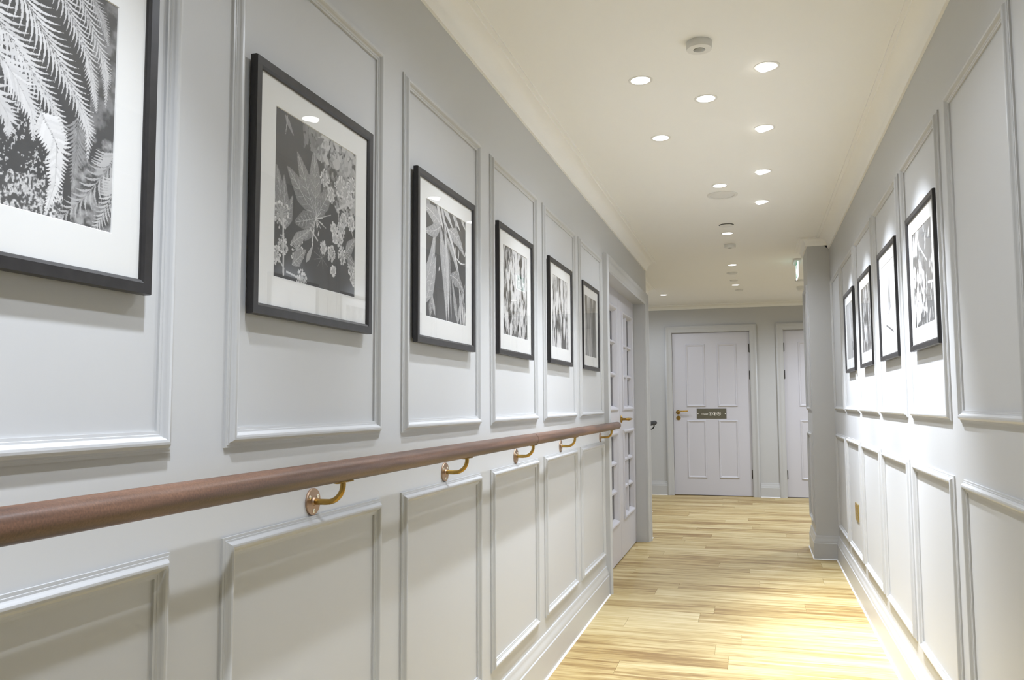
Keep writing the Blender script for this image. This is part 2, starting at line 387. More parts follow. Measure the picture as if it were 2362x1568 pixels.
# ------------------------------------------------------------------ door trims and doors
AP = [(0, 0), (0, 0.024), (0.006, 0.030), (0.016, 0.033), (0.028, 0.030), (0.036, 0.024), (0.042, 0.022), (0.072, 0.020), (0.078, 0.016), (0.084, 0.014), (0.084, 0)]
def architrave(name, P, U, N, u0, u1, h, wdt, depth, label, prof=AP):
    """three-sided mitred casing; u0,u1 outer edges, h outer top; lining boards inside"""
    P, U, N = Vector(P), Vector(U), Vector(N); V = Vector((0, 0, 1)); s = wdt/0.084
    mb = MB(); v = []
    for ins, hh in prof:
        i = ins*s
        v += [P+U*(u0+i)+N*hh, P+U*(u0+i)+V*(h-i)+N*hh, P+U*(u1-i)+V*(h-i)+N*hh, P+U*(u1-i)+N*hh]
    f = [];  m = len(prof)
    for j in range(m-1):
        for k in range(3): a = j*4+k; f.append((a, a+1, a+5, a+4))
    f.append(tuple(j*4 for j in range(m))); f.append(tuple(j*4+3 for j in range(m)))
    mb.add(v, f)
    o = mb.build(name, 'trim', sharp=0.5); fix_normals(o)
    # lining
    lb = MB(); t = 0.001
    a0, a1, ht = u0+wdt-0.004, u1-wdt+0.004, h-wdt+0.004
    def bx(ua, ub, za, zb):
        q = [P+U*ua+N*0.006, P+U*ub-N*depth]
        xs = sorted((q[0].x, q[1].x)); ys = sorted((q[0].y, q[1].y)); lb.box(xs[0], xs[1], ys[0], ys[1], za, zb)
    bx(a0-0.010, a0, 0.001, ht); bx(a1, a1+0.010, 0.001, ht); bx(a0-0.010, a1+0.010, ht, ht+0.010)
    lb.build('door_lining', 'trim', o, smooth=False)
    return tag(o, label, 'door frame', kind='structure')
AP_L = [(i, hh*1.12) for i, hh in AP]
architrave('trim_4', (XL, 0, 0), (0, 1, 0), (1, 0, 0), 4.950, 6.970, 2.052, 0.096, 0.10, 'grey moulded architrave around the glazed double doors', AP_L)
architrave('trim_5', (0, YFAR, 0), (1, 0, 0), (0, -1, 0), -1.058, 0.045, 2.092, 0.084, 0.03, 'grey architrave around the toilet door')
architrave('trim_6', (0, YFAR, 0), (1, 0, 0), (0, -1, 0), 0.270, 1.372, 2.092, 0.084, 0.03, 'grey architrave around the second end door')

DMP = [(0, 0), (0.002, 0.006), (0.008, 0.010), (0.015, 0.008), (0.020, 0.004), (0.026, 0.001), (0.027, 0)]
def lever(parent, P, N, D, mat='brass'):
    """door lever on a round rose: P on the leaf, N out of it, D along the lever"""
    P, N, D = Vector(P), Vector(N), Vector(D)
    h = MB().lathe([(0.0, 0), (0.026, 0), (0.026, 0.004), (0.023, 0.008), (0.012, 0.010), (0.010, 0.012)], P, N, 28).build('handle', mat, parent); fix_normals(h)
    pts = [P+N*0.008, P+N*0.035, P+N*0.047+D*0.004, P+N*0.053+D*0.014, P+N*0.055+D*0.03, P+N*0.054+D*0.07, P+N*0.050+D*0.105, P+N*0.052+D*0.118]
    l = MB().tube(pts, [0.009, 0.008, 0.009, 0.0095, 0.009, 0.0085, 0.009, 0.006], 14).build('lever', mat, h); fix_normals(l)
def far_door(name, x0, x1, hinge_x, label):
    yl = YFAR+0.018
    d = thing(name, label, 'door', (x0, yl, 0), kind='structure')
    def put(o): o.matrix_parent_inverse = Matrix.Translation((-x0, -yl, 0)); return o
    wd = x1-x0
    leaf = put(MB().box(x0+0.003, x1-0.003, yl, yl+0.042, 0.008, FDH-0.004).build('door_leaf', 'door', d, smooth=False))
    pl = wd*0.178; pr = wd*0.425; q = wd*0.583; s_ = wd*0.832
    for a, b in ((pl, pr), (q, s_)):
        for z0, z1 in ((1.085, 1.862), (0.213, 0.922)):
            put(moulding(d, (x0, yl, 0), (1, 0, 0), (0, 0, 1), (0, -1, 0), a, b, z0, z1, DMP, 'door'))
    for z in (1.80, 1.47, 0.27):
        hb = MB(); hb.lathe([(0.007, -0.055), (0.007, 0.055)], (hinge_x, yl-0.006, z), (0, 0, 1), 12); hb.box(hinge_x-0.012, hinge_x+0.012, yl-0.004, yl+0.002, z-0.05, z+0.05)
        put(hb.build('hinge', 'hinge', d))
    return d, put, yl
d1, put1, yl1 = far_door('door_1', FD1[0], FD1[1], FD1[1]-0.002, 'white four-panel door bearing the toilet sign')
d2, put2, yl2 = far_door('door_2', FD2[0], FD2[1], FD2[0]+0.002, 'white panelled door half hidden behind the pier')
hx = -0.915
h = MB().lathe([(0.0, 0), (0.027, 0), (0.027, 0.004), (0.024, 0.008), (0.013, 0.010)], (hx, yl1, 1.019), (0, -1, 0), 28).build('handle', 'brass', d1); put1(fix_normals(h))
l = MB().tube([(hx, yl1-0.008, 1.019), (hx, yl1-0.04, 1.020), (hx+0.006, yl1-0.052, 1.024), (hx+0.02, yl1-0.055, 1.030), (hx+0.055, yl1-0.054, 1.031), (hx+0.10, yl1-0.05, 1.033), (hx+0.122, yl1-0.05, 1.036)], [0.009, 0.008, 0.009, 0.009, 0.0085, 0.009, 0.007], 12).build('lever', 'brass', h); l.matrix_parent_inverse = Matrix.Identity(4); fix_normals(l)
lk = MB().lathe([(0.0, 0), (0.027, 0), (0.027, 0.005), (0.022, 0.009), (0.0, 0.010)], (hx+0.003, yl1, 0.948), (0, -1, 0), 28).build('lock_escutcheon', 'brass', d1); put1(fix_normals(lk))
tt = MB().box(hx-0.003, hx+0.009, yl1-0.022, yl1-0.008, 0.936, 0.960).build('thumb_turn', 'brass', lk); fix_normals(tt)
# sign plate
sx0, sx1, sz0, sz1 = -0.687, -0.332, 0.940, 1.062
sp = put1(MB().box(sx0, sx1, yl1-0.004, yl1, sz0, sz1).build('sign_plate', 'signplate', d1, smooth=False)); sp['label'] = 'bronze coloured toilet sign plate'
ys = yl1-0.0046
for x in (sx0+0.014, sx1-0.014):
    o = MB().lathe([(0.0, -0.001), (0.007, -0.001), (0.006, 0.001), (0.0, 0.0015)], (x, ys+0.0005, (sz0+sz1)/2), (0, -1, 0), 16).build('screw', 'signwhite', sp); fix_normals(o)
tc_ = bpy.data.curves.new('lettering', 'FONT'); tc_.body = 'Toilet'; tc_.size = 0.048; tc_.extrude = 0.0004; tc_.align_x = 'LEFT'
to = bpy.data.objects.new('tmp', tc_); C.objects.link(to)
dg = bpy.context.evaluated_depsgraph_get(); tm = bpy.data.meshes.new_from_object(to.evaluated_get(dg)); bpy.data.objects.remove(to)
tm.materials.clear(); tm.materials.append(M['signwhite'])
lt = bpy.data.objects.new('lettering', tm); C.objects.link(lt); lt.parent = sp
xs_ = [v.co.x for v in tm.vertices]; sc_ = 0.082/(max(xs_)-min(xs_))
lt.matrix_basis = Matrix.Translation((sx0+0.052, ys, 0.985)) @ Matrix.Rotation(math.pi/2, 4, 'X') @ Matrix.Diagonal((sc_, sc_, 1, 1))
def flat(mb, pts, y):
    k = len(pts); mb.add([(p[0], y, p[1]) for p in pts] + [(p[0], y+0.0008, p[1]) for p in pts], [tuple(range(k)), tuple(range(2*k-1, k-1, -1))] + [(i, i+k, (i+1) % k+k, (i+1) % k) for i in range(k)])
def circ(cx, cz, r, n=20): return [(cx+r*math.cos(2*math.pi*i/n), cz+r*math.sin(2*math.pi*i/n)) for i in range(n)]
for i, kind in enumerate(('woman', 'man', 'wheelchair')):
    cx, cz = sx0+0.166+i*0.050, 1.000; m_ = MB()
    o_, n_ = circ(cx, cz, 0.0235, 28), circ(cx, cz, 0.0205, 28)
    m_.add([(p[0], ys, p[1]) for p in o_+n_], [(k, (k+1) % 28, (k+1) % 28+28, k+28) for k in range(28)])
    flat(m_, circ(cx-(0.003 if kind == 'wheelchair' else 0), cz+0.0125, 0.0038, 12), ys)
    if kind == 'woman': flat(m_, [(cx-0.009, cz-0.008), (cx-0.004, cz-0.008), (cx-0.004, cz-0.017), (cx+0.004, cz-0.017), (cx+0.004, cz-0.008), (cx+0.009, cz-0.008), (cx+0.0035, cz+0.008), (cx-0.0035, cz+0.008)], ys)
    elif kind == 'man': flat(m_, [(cx-0.004, cz-0.017), (cx+0.004, cz-0.017), (cx+0.0045, cz-0.003), (cx+0.007, cz-0.003), (cx+0.007, cz+0.008), (cx-0.007, cz+0.008), (cx-0.007, cz-0.003), (cx-0.0045, cz-0.003)], ys)
    else:
        flat(m_, [(cx-0.005, cz+0.008), (cx-0.005, cz-0.005), (cx+0.005, cz-0.005), (cx+0.010, cz-0.014), (cx+0.013, cz-0.013), (cx+0.008, cz-0.001), (cx-0.001, cz-0.001), (cx-0.001, cz+0.008)], ys)
        w1, w2 = circ(cx-0.001, cz-0.007, 0.0105), circ(cx-0.001, cz-0.007, 0.0085)
        m_.add([(p[0], ys-0.0002, p[1]) for p in w1[7:19]+w2[7:19]], [(k, k+1, k+13, k+12) for k in range(11)])
    m_.build('pictogram', 'signwhite', sp, smooth=False)

# glazed double doors in the left wall
XD = -0.955
def glazed_leaf(name, y0, y1, cols, label, handle_y=None):
    d = thing(name, label, 'door', (XD, y0, 0), kind='structure')
    inv = Matrix.Translation((-XD, -y0, 0))
    def put(o): o.matrix_parent_inverse = inv; return o
    za, zb, zc, zd = 0.30, 0.903, 1.105, 1.808
    g0, g1 = cols[0]-0.005, cols[-1]+0.005
    b = MB(); xf, xb = XD, XD-0.042
    b.box(xb, xf, y0, g0, 0.008, DH-0.004); b.box(xb, xf, g1, y1, 0.008, DH-0.004)
    b.box(xb, xf, g0, g1, 0.008, za); b.box(xb, xf, g0, g1, zb, zc); b.box(xb, xf, g0, g1, zd, DH-0.004)
    put(b.build('door_leaf', 'door', d, smooth=False))
    for (p, q) in ((za, zb), (zc, zd)):
        put(moulding(d, (XD, 0, 0), (0, 1, 0), (0, 0, 1), (1, 0, 0), g0-0.030, g1+0.030, p-0.030, q+0.030, [(0, 0), (0.002, 0.008), (0.010, 0.013), (0.020, 0.011), (0.028, 0.004), (0.040, -0.026)], 'door', 'glazing_moulding'))
        hgt = (q-p)/3
        def bar(ya, yb, zA, zB):
            """chamfered glazing bar between two ends, along y or z"""
            f_, b_ = 0.006, 0.019; xo, xi = XD-0.002, XD-0.027
            if yb-ya > zB-zA:
                zm = (zA+zB)/2; sec = [(xi, zm-b_), (xo, zm-f_), (xo, zm+f_), (xi, zm+b_)]; v = [(x, ya, z) for x, z in sec]+[(x, yb, z) for x, z in sec]
            else:
                ym = (ya+yb)/2; sec = [(xi, ym-b_), (xo, ym-f_), (xo, ym+f_), (xi, ym+b_)]; v = [(x, y, zA) for x, y in sec]+[(x, y, zB) for x, y in sec]
            o = mesh('glazing_bar', v, [(0, 1, 2, 3), (7, 6, 5, 4)]+[(i, i+4, (i+1) % 4+4, (i+1) % 4) for i in range(4)], 'door', d, smooth=False)
            put(fix_normals(o))
        for k in (1, 2): bar(g0, g1, p+hgt*k-0.006, p+hgt*k+0.006)
        for c in cols[1:-1]:
            for k in range(3): bar(c-0.006, c+0.006, p+hgt*k, p+hgt*(k+1))
        for a, e in zip(cols[:-1], cols[1:]):
            for k in range(3):
                put(MB().box(XD-0.030, XD-0.026, a-0.004, e+0.004, p+hgt*k, p+hgt*(k+1)).build('pane', 'pane', d, smooth=False))
    if handle_y:
        P = Vector((XD, handle_y, 1.015))
        hh = MB().lathe([(0.0, 0), (0.027, 0), (0.027, 0.004), (0.023, 0.009), (0.011, 0.012), (0.0105, 0.014)], P, (1, 0, 0), 28).build('handle', 'brass', d); put(fix_normals(hh))
        Y = Vector((0, 1, 0)); N = Vector((1, 0, 0))
        pts = [P+N*0.010, P+N*0.035, P+N*0.048+Y*0.003, P+N*0.056+Y*0.012, P+N*0.060+Y*0.03, P+N*0.060+Y*0.07, P+N*0.064+Y*0.11]
        lv = MB().tube(pts, [0.010, 0.009, 0.010, 0.011, 0.010, 0.0095, 0.007], 14).build('lever', 'brass', hh); fix_normals(lv)
    return d
glazed_leaf('door_3', 5.054, 6.060, [5.22, 5.455, 5.690, 5.925], 'white glazed door leaf nearer the handrail end')
glazed_leaf('door_4', 6.064, 6.866, [6.235, 6.475, 6.715], 'white glazed door leaf with brass lever, nearer the lobby', 6.125)

# ------------------------------------------------------------------ prints: tones on a fine grid
class Canvas:
    def __init__(s, n, bg=0.05, seed=1):
        s.n = n; g = (np.arange(n)+0.5)/n; s.u, s.v = np.meshgrid(g, g); s.a = np.full((n, n), bg, np.float32); s.r = np.random.RandomState(seed)
    def noise(s, fu, fv, oct=4, gain=0.55):
        out = np.zeros((s.n, s.n)); amp = 1.0; tot = 0
        for _ in range(oct):
            nu, nv = int(fu)+3, int(fv)+3; g = s.r.rand(nv, nu)
            x = s.u*fu; y = s.v*fv; i = x.astype(int); j = y.astype(int); a = x-i; b = y-j
            a = a*a*(3-2*a); b = b*b*(3-2*b)
            out += amp*((g[j, i]*(1-a)+g[j, i+1]*a)*(1-b)+(g[j+1, i]*(1-a)+g[j+1, i+1]*a)*b)
            tot += amp; amp *= gain; fu *= 2; fv *= 2
        return out/tot
    def poly(s, pts, val, tex=0.0):
        p = np.asarray(pts, float); n = s.n
        i0, i1 = max(int(p[:, 0].min()*n)-1, 0), min(int(p[:, 0].max()*n)+2, n); j0, j1 = max(int(p[:, 1].min()*n)-1, 0), min(int(p[:, 1].max()*n)+2, n)
        if i0 >= i1 or j0 >= j1: return
        U = s.u[j0:j1, i0:i1]; V = s.v[j0:j1, i0:i1]; ins = np.zeros(U.shape, bool)
        q = np.roll(p, -1, 0)
        for (x0, y0), (x1, y1) in zip(p, q):
            if y0 == y1: continue
            c = ((y0 > V) != (y1 > V)) & (U < (x1-x0)*(V-y0)/(y1-y0)+x0); ins ^= c
        sub = s.a[j0:j1, i0:i1]; val = val + (s.r.rand(*U.shape)-0.5)*tex if tex else val
        sub[ins] = (val[ins] if tex else val)
    def line(s, p0, p1, wd, val):
        p0 = np.array(p0, float); p1 = np.array(p1, float); d = p1-p0; L = math.hypot(*d)
        if L < 1e-5: return
        k = np.array([-d[1], d[0]])/L*wd/2; s.poly([p0+k, p1+k, p1-k, p0-k], val)
    def leaf(s, b, t, wd, val, bend=0.0, tex=0.0, vein=None, peak=0.35, n=14, ser=0.0):
        b = np.array(b, float); t = np.array(t, float); d = t-b; k = np.array([-d[1], d[0]]); L = math.hypot(*d)+1e-6
        a1 = []; a2 = []; mid = []
        for i in range(n+1):
            x = i/n; m = b+d*x+k*bend*math.sin(math.pi*x)
            h = wd*0.5*(x/peak if x < peak else ((1-x)/(1-peak)))**0.75
            if ser and i % 2: h *= 1-ser
            a1.append(m+k/L*h); a2.append(m-k/L*h); mid.append(m)
        s.poly(a1+a2[::-1], val, tex)
        if vein is not None:
            for i in range(n-1): s.line(mid[i], mid[i+1], max(0.004, 1.1/s.n), vein)
            for i in range(2, n-2, 2):
                for e in (a1, a2): s.line(mid[i], mid[i]*0.25+e[min(i+2, n)]*0.75, 0.003, vein)
    def frond(s, pts, plen, val, npin=26, wd=0.020, ang=52, rach=0.006):
        pts = np.array(pts, float); seg = np.linspace(0, len(pts)-1, 60)
        cur = np.array([[np.interp(x, range(len(pts)), pts[:, 0]), np.interp(x, range(len(pts)), pts[:, 1])] for x in seg])
        for _ in range(6): cur[1:-1] = (cur[:-2]+2*cur[1:-1]+cur[2:])/4
        for i in range(npin):
            f = i/(npin-0.2); k = f*58; j = int(k); p = cur[j]+(cur[j+1]-cur[j])*(k-j); t = cur[min(j+2, 59)]-cur[max(j-2, 0)]; t /= math.hypot(*t)
            L = plen*(1-f**1.5)*1.0+0.010
            for sd in (-1, 1):
                a = math.radians(ang*(1-0.35*f))*sd; d = np.array([t[0]*math.cos(a)-t[1]*math.sin(a), t[0]*math.sin(a)+t[1]*math.cos(a)])
                v = val*(0.88+0.2*s.r.rand())
                s.leaf(p, p+d*L, wd*(1-0.5*f), v, -0.12*sd, n=12, ser=0.28)
        for i in range(59): s.line(cur[i], cur[i+1], rach*(1-i/75), val*0.75)
    def umbel(s, c, R, val, n=20):
        for i in range(2*n):
            a = 2*math.pi*i/n+s.r.rand()*0.3; rr = R*(0.30+0.75*math.sqrt(s.r.rand())); e = (c[0]+rr*math.cos(a), c[1]+rr*math.sin(a))
            s.line(c, e, 0.0035, val*0.6); q = 0.0065+0.004*s.r.rand(); vv = val*(0.65+0.45*s.r.rand())
            s.poly([(e[0]+q*math.cos(t), e[1]+q*math.sin(t)) for t in np.linspace(0, 6.0, 7)], vv)
    def speck(s, box, n, val, size):
        for _ in range(n):
            x, y = box[0]+s.r.rand()*(box[2]-box[0]), box[1]+s.r.rand()*(box[3]-box[1]); k = size*(0.4+s.r.rand()); a = s.r.rand()*3
            s.leaf((x, y), (x+k*math.cos(a), y+k*math.sin(a)), k*0.5, val*(0.6+0.5*s.r.rand()), n=6)

def art_fern():
    c = Canvas(380, 0.04, 3); c.a += 0.02*c.noise(6, 6)
    nz = c.noise(24, 24, 4)
    m = (c.v < 0.42+0.10*(c.u-0.7)) & (c.u > 0.78); c.a[m] = (0.06+0.30*np.clip((nz-0.40)*3.2, 0, 1))[m]
    m = (c.u > 0.86) & (c.v >= 0.42); c.a[m] = (0.06+0.14*np.clip((nz-0.35)*3, 0, 1))[m]
    n2 = c.noise(120, 95, 2)
    m = (c.v < 0.12+0.10*(0.72-c.u)+0.10*(nz-0.5)) & (c.u < 0.74); c.a[m] = (0.07+0.55*np.clip((n2+0.5*nz-0.72)*5, 0, 1))[m]
    m = (c.u < 0.66) & (c.v < 0.42) & (n2+0.6*nz > 1.02); c.a[m] = 0.45
    c.frond([(1.02, 0.36), (0.984, 0.296), (0.86, 0.133), (0.733, 0.014), (0.70, -0.03)], 0.12, 0.42, 22, 0.017)
    c.frond([(1.04, 0.26), (1.007, 0.188), (0.946, 0.061), (0.88, -0.04)], 0.10, 0.50, 18, 0.016)
    c.frond([(0.80, 0.44), (0.80, 0.30), (0.78, 0.16)], 0.09, 0.26, 16, 0.014)
    c.frond([(0.55, 1.28), (0.74, 1.10), (0.858, 0.965), (0.922, 0.881), (0.950, 0.80)], 0.10, 0.36, 30, 0.014, 48)
    c.frond([(0.48, 1.26), (0.66, 1.10), (0.801, 0.937), (0.916, 0.745), (0.944, 0.661), (0.944, 0.53)], 0.12, 0.50, 40, 0.015, 46)
    c.frond([(0.36, 1.28), (0.55, 1.08), (0.714, 0.895), (0.833, 0.73), (0.874, 0.597), (0.897, 0.49)], 0.14, 0.52, 40, 0.017, 46)
    c.frond([(0.18, 1.14), (0.36, 0.98), (0.532, 0.807), (0.671, 0.661), (0.797, 0.514), (0.859, 0.407), (0.857, 0.27)], 0.19, 0.56, 40, 0.021, 46)
    c.frond([(0.06, 0.97), (0.25, 0.83), (0.426, 0.673), (0.574, 0.544), (0.704, 0.409), (0.745, 0.30)], 0.19, 0.56, 34, 0.024, 46)
    c.frond([(0.62, 0.40), (0.70, 0.30), (0.700, 0.144), (0.655, 0.0)], 0.085, 0.66, 30, 0.028, 60)
    c.frond([(-0.05, 0.84), (0.20, 0.71), (0.432, 0.553), (0.509, 0.485), (0.582, 0.385), (0.592, 0.27)], 0.18, 0.58, 30, 0.026, 46)
    c.frond([(-0.05, 0.66), (0.20, 0.54), (0.40, 0.42), (0.477, 0.34), (0.480, 0.26)], 0.16, 0.54, 24, 0.027, 46)
    c.frond([(-0.1, 0.46), (0.10, 0.38), (0.26, 0.24), (0.32, 0.10)], 0.16, 0.50, 22, 0.028)
    return c
def art_fatsia():
    c = Canvas(330, 0.052, 5); c.a += 0.015*c.noise(5, 5); nz = c.noise(40, 40, 3)
    m = (c.u > 0.55) & (c.v > 0.60) & (nz > 0.47); c.a[m] = (0.10+0.8*(nz-0.47))[m]
    c.speck((0.40, 0.80, 1.0, 1.0), 90, 0.45, 0.09); c.speck((0.75, 0.50, 1.0, 0.85), 70, 0.40, 0.09); c.speck((0.30, 0.84, 0.55, 0.98), 40, 0.22, 0.08)
    c.leaf((0.10, 0.98), (0.20, 0.88), 0.04, 0.25, tex=0.1); c.leaf((0.13, 0.99), (0.11, 0.86), 0.008, 0.5)
    for t, wd in (((0.02, 0.66), 0.14), ((0.10, 0.62), 0.12), ((0.20, 0.52), 0.10), ((-0.03, 0.52), 0.12)): c.leaf((0.12, 0.30), t, wd, 0.22, tex=0.10, vein=0.42)
    O = (0.47, 0.435)
    for t, wd, v in (((0.22, 0.36), 0.13, 0.17), ((0.34, 0.27), 0.10, 0.20), ((0.62, 0.60), 0.10, 0.17), ((0.68, 0.70), 0.13, 0.20), ((0.13, 0.68), 0.155, 0.20), ((0.24, 0.80), 0.15, 0.21), ((0.44, 0.88), 0.155, 0.23)):
        c.leaf(O, t, wd, v, tex=0.14, vein=0.46, peak=0.5)
    for a in range(7): c.line(O, (O[0]+0.09*math.cos(a*0.55-1.9), O[1]+0.07*math.sin(a*0.55-1.9)), 0.005, 0.6)
    c.line(O, (0.66, 0.50), 0.005, 0.5); c.line(O, (0.60, 0.40), 0.005, 0.5)
    for p, R in (((0.08, 0.38), 0.085), ((0.26, 0.20), 0.08), ((0.10, 0.20), 0.055), ((0.02, 0.13), 0.05), ((0.31, 0.03), 0.055), ((0.58, 0.72), 0.055), ((0.66, 0.63), 0.05), ((0.78, 0.72), 0.07), ((0.86, 0.70), 0.065), ((0.94, 0.76), 0.06), ((0.92, 0.66), 0.05),
                 ((0.80, 0.43), 0.055), ((0.83, 0.50), 0.05), ((0.78, 0.36), 0.045), ((0.70, 0.42), 0.04), ((0.72, 0.36), 0.035), ((0.57, 0.27), 0.04), ((0.67, 0.25), 0.05), ((0.82, 0.26), 0.055), ((0.94, 0.50), 0.05), ((0.95, 0.20), 0.05), ((0.70, 0.14), 0.035), ((0.98, 0.12), 0.04)):
        c.umbel(p, R, 0.62)
    c.line((0.11, 0.02), (0.10, 0.36), 0.016, 0.55); c.line((0.05, 0.12), (0.12, 0.06), 0.010, 0.5); c.line((0.14, 0.05), (0.30, 0.03), 0.012, 0.5)
    c.line((0.74, 0.55), (0.99, 0.68), 0.016, 0.5); c.line((0.76, 0.56), (0.78, 0.40), 0.008, 0.5); c.line((0.86, 0.60), (0.98, 0.40), 0.008, 0.5)
    c.leaf((0.86, 0.28), (1.02, 0.42), 0.10, 0.24, tex=0.1, vein=0.5); c.leaf((0.86, 0.28), (1.02, 0.22), 0.08, 0.2, tex=0.1, vein=0.45)
    c.leaf((0.18, 0.22), (0.42, 0.36), 0.08, 0.28, tex=0.12, vein=0.5); c.leaf((0.20, 0.10), (0.36, 0.22), 0.10, 0.25, tex=0.12, vein=0.5)
    for a in range(9): c.line((0.55, 0.20), (0.55+0.10*math.cos(a*0.7), 0.20+0.07*math.sin(a*0.7)), 0.003, 0.22)
    c.leaf((0.36, 0.14), (0.44, 0.26), 0.045, 0.36, tex=0.1); c.line((0.40, 0.36), (0.50, 0.30), 0.012, 0.5); c.line((0.43, 0.28), (0.45, 0.36), 0.012, 0.6)
    for x, y in ((0.49, 0.38), (0.50, 0.33), (0.44, 0.33), (0.43, 0.25)): c.leaf((x, y), (x+0.01, y+0.04), 0.014, 0.6)
    return c
def art_strap():
    c = Canvas(260, 0.055, 8); c.a += 0.02*c.noise(6, 6)
    c.leaf((0.95, 0.02), (0.80, 0.40), 0.08, 0.30, tex=0.1, vein=0.5); c.leaf((0.78, 0.0), (0.62, 0.42), 0.09, 0.26, tex=0.12, vein=0.5); c.leaf((0.76, -0.02), (0.98, 0.40), 0.07, 0.36, tex=0.1)
    for x in (0.88, 0.94, 0.99): c.leaf((x, -0.05), (x-0.06, 0.30+0.1*rnd.random()), 0.035, 0.5)
    c.leaf((0.10, 0.0), (0.16, 0.26), 0.10, 0.22, tex=0.1, vein=0.5); c.leaf((0.22, 0.02), (0.14, 0.22), 0.05, 0.4)
    c.leaf((-0.02, 0.10), (0.24, 0.56), 0.17, 0.34, -0.06, 0.14, 0.62); c.leaf((-0.06, 0.20), (0.22, 0.80), 0.16, 0.36, -0.08, 0.14, 0.6)
    c.leaf((0.46, 0.86), (0.62, 0.02), 0.11, 0.20, 0.02, 0.12, 0.4); c.leaf((0.44, 0.80), (0.84, 0.40), 0.07, 0.30, 0.05, 0.1, 0.5)
    c.leaf((0.42, 0.92), (0.84, 0.42), 0.05, 0.55, 0.06)
    c.leaf((0.24, 1.04), (0.42, 0.80), 0.07, 0.5, vein=0.7); c.leaf((0.34, 1.05), (0.50, 0.78), 0.06, 0.42, vein=0.65); c.leaf((0.36, 1.05), (0.66, 0.86), 0.08, 0.50, 0.03); c.leaf((0.62, 1.02), (0.86, 0.88), 0.06, 0.5)
    c.leaf((0.70, 1.04), (0.76, 0.82), 0.05, 0.35); c.leaf((0.86, 1.03), (1.0, 0.92), 0.06, 0.5); c.leaf((0.0, 1.04), (0.10, 0.92), 0.12, 0.3, tex=0.1)
    c.leaf((0.34, 0.84), (0.50, -0.03), 0.15, 0.34, 0.03, 0.16, 0.62, peak=0.3); c.leaf((0.44, 0.85), (0.54, 0.0), 0.09, 0.42, 0.03, 0.14, 0.62)
    c.leaf((0.36, 0.84), (-0.05, 0.93), 0.17, 0.36, -0.05, 0.14, 0.66); c.leaf((0.36, 0.83), (-0.05, 0.72), 0.13, 0.30, 0.06, 0.14, 0.6)
    c.leaf((0.54, 0.84), (0.97, 0.66), 0.16, 0.32, 0.10, 0.12, 0.66); c.leaf((0.58, 0.43), (0.97, 0.30), 0.16, 0.24, 0.10, 0.12, 0.6)
    c.leaf((0.72, 0.62), (1.0, 0.60), 0.02, 0.6, -0.1); c.leaf((0.70, 0.54), (0.72, 0.72), 0.03, 0.6); c.leaf((0.80, 0.60), (0.82, 0.72), 0.02, 0.5)
    for x, y in ((0.90, 0.10), (0.94, 0.16), (0.97, 0.08), (0.30, 0.42), (0.97, 0.66)): c.leaf((x, y), (x+0.03, y+0.06), 0.02, 0.6)
    return c
def art_bark(seed, fu, fv, lo, hi, thr, k, patch=None, n=150):
    c = Canvas(n, 0.3, seed); a = c.noise(fu, fv, 4, 0.6); b = c.noise(4, 2, 3)
    c.a[:] = lo+(hi-lo)*np.clip((a-thr+0.35*(b-0.5))*k, 0, 1)
    if patch is not None:
        d = c.noise(7, 3, 3); m = np.clip((d-patch)*9, 0, 1); c.a[:] = c.a*(1-m)+hi*m
    return c
def art_wild():
    c = Canvas(180, 0.16, 21); nz = c.noise(18, 10, 4); e = c.noise(5, 3, 3)
    L = np.clip((nz-0.46)*7, 0, 1); m = np.clip((0.62-c.u+0.8*(e-0.5)+0.25*(0.4-c.v))*5, 0, 1)
    c.a[:] = 0.17+(0.10+0.75*L-0.17)*m
    for _ in range(26):
        x, y = c.r.rand(), c.r.rand()*0.95; c.leaf((x, y), (x+0.04*c.r.randn(), y+0.09+0.05*c.r.rand()), 0.035, 0.85)
    c.leaf((0.05, 0.75), (0.12, 1.0), 0.08, 0.8); c.leaf((0.16, 0.80), (0.30, 1.02), 0.14, 0.85); c.leaf((0.34, 0.60), (0.30, 0.98), 0.05, 0.15)
    c.line((0.30, 0.86), (0.72, 0.62), 0.022, 0.6); c.line((0.72, 0.40), (1.0, 0.38), 0.022, 0.85)
    return c
def art_pale_fern():
    c = Canvas(150, 0.82, 31); nz = c.noise(20, 8, 3)
    m = np.exp(-((c.u-0.58-0.18*(c.v-0.5))/0.14)**2)*np.exp(-((c.v-0.60)/0.24)**2); c.a[:] = 0.82-0.75*m*np.clip(0.6+1.6*(nz-0.4), 0, 1)
    m = np.clip((c.u-0.80)*6, 0, 1)*np.clip((0.45-c.v)*4, 0, 1)+np.exp(-((c.u-0.62)/0.05)**2)*np.clip((c.v-0.6)*3, 0, 1)*0.6; c.a[:] = c.a-0.5*np.clip(m, 0, 1)*nz
    c.line((0.25, 0.22), (0.80, 0.10), 0.025, 0.12); c.line((0.42, 0.34), (0.66, 0.44), 0.02, 0.25); c.line((0.74, 0.12), (0.68, 0.44), 0.02, 0.3)
    return c

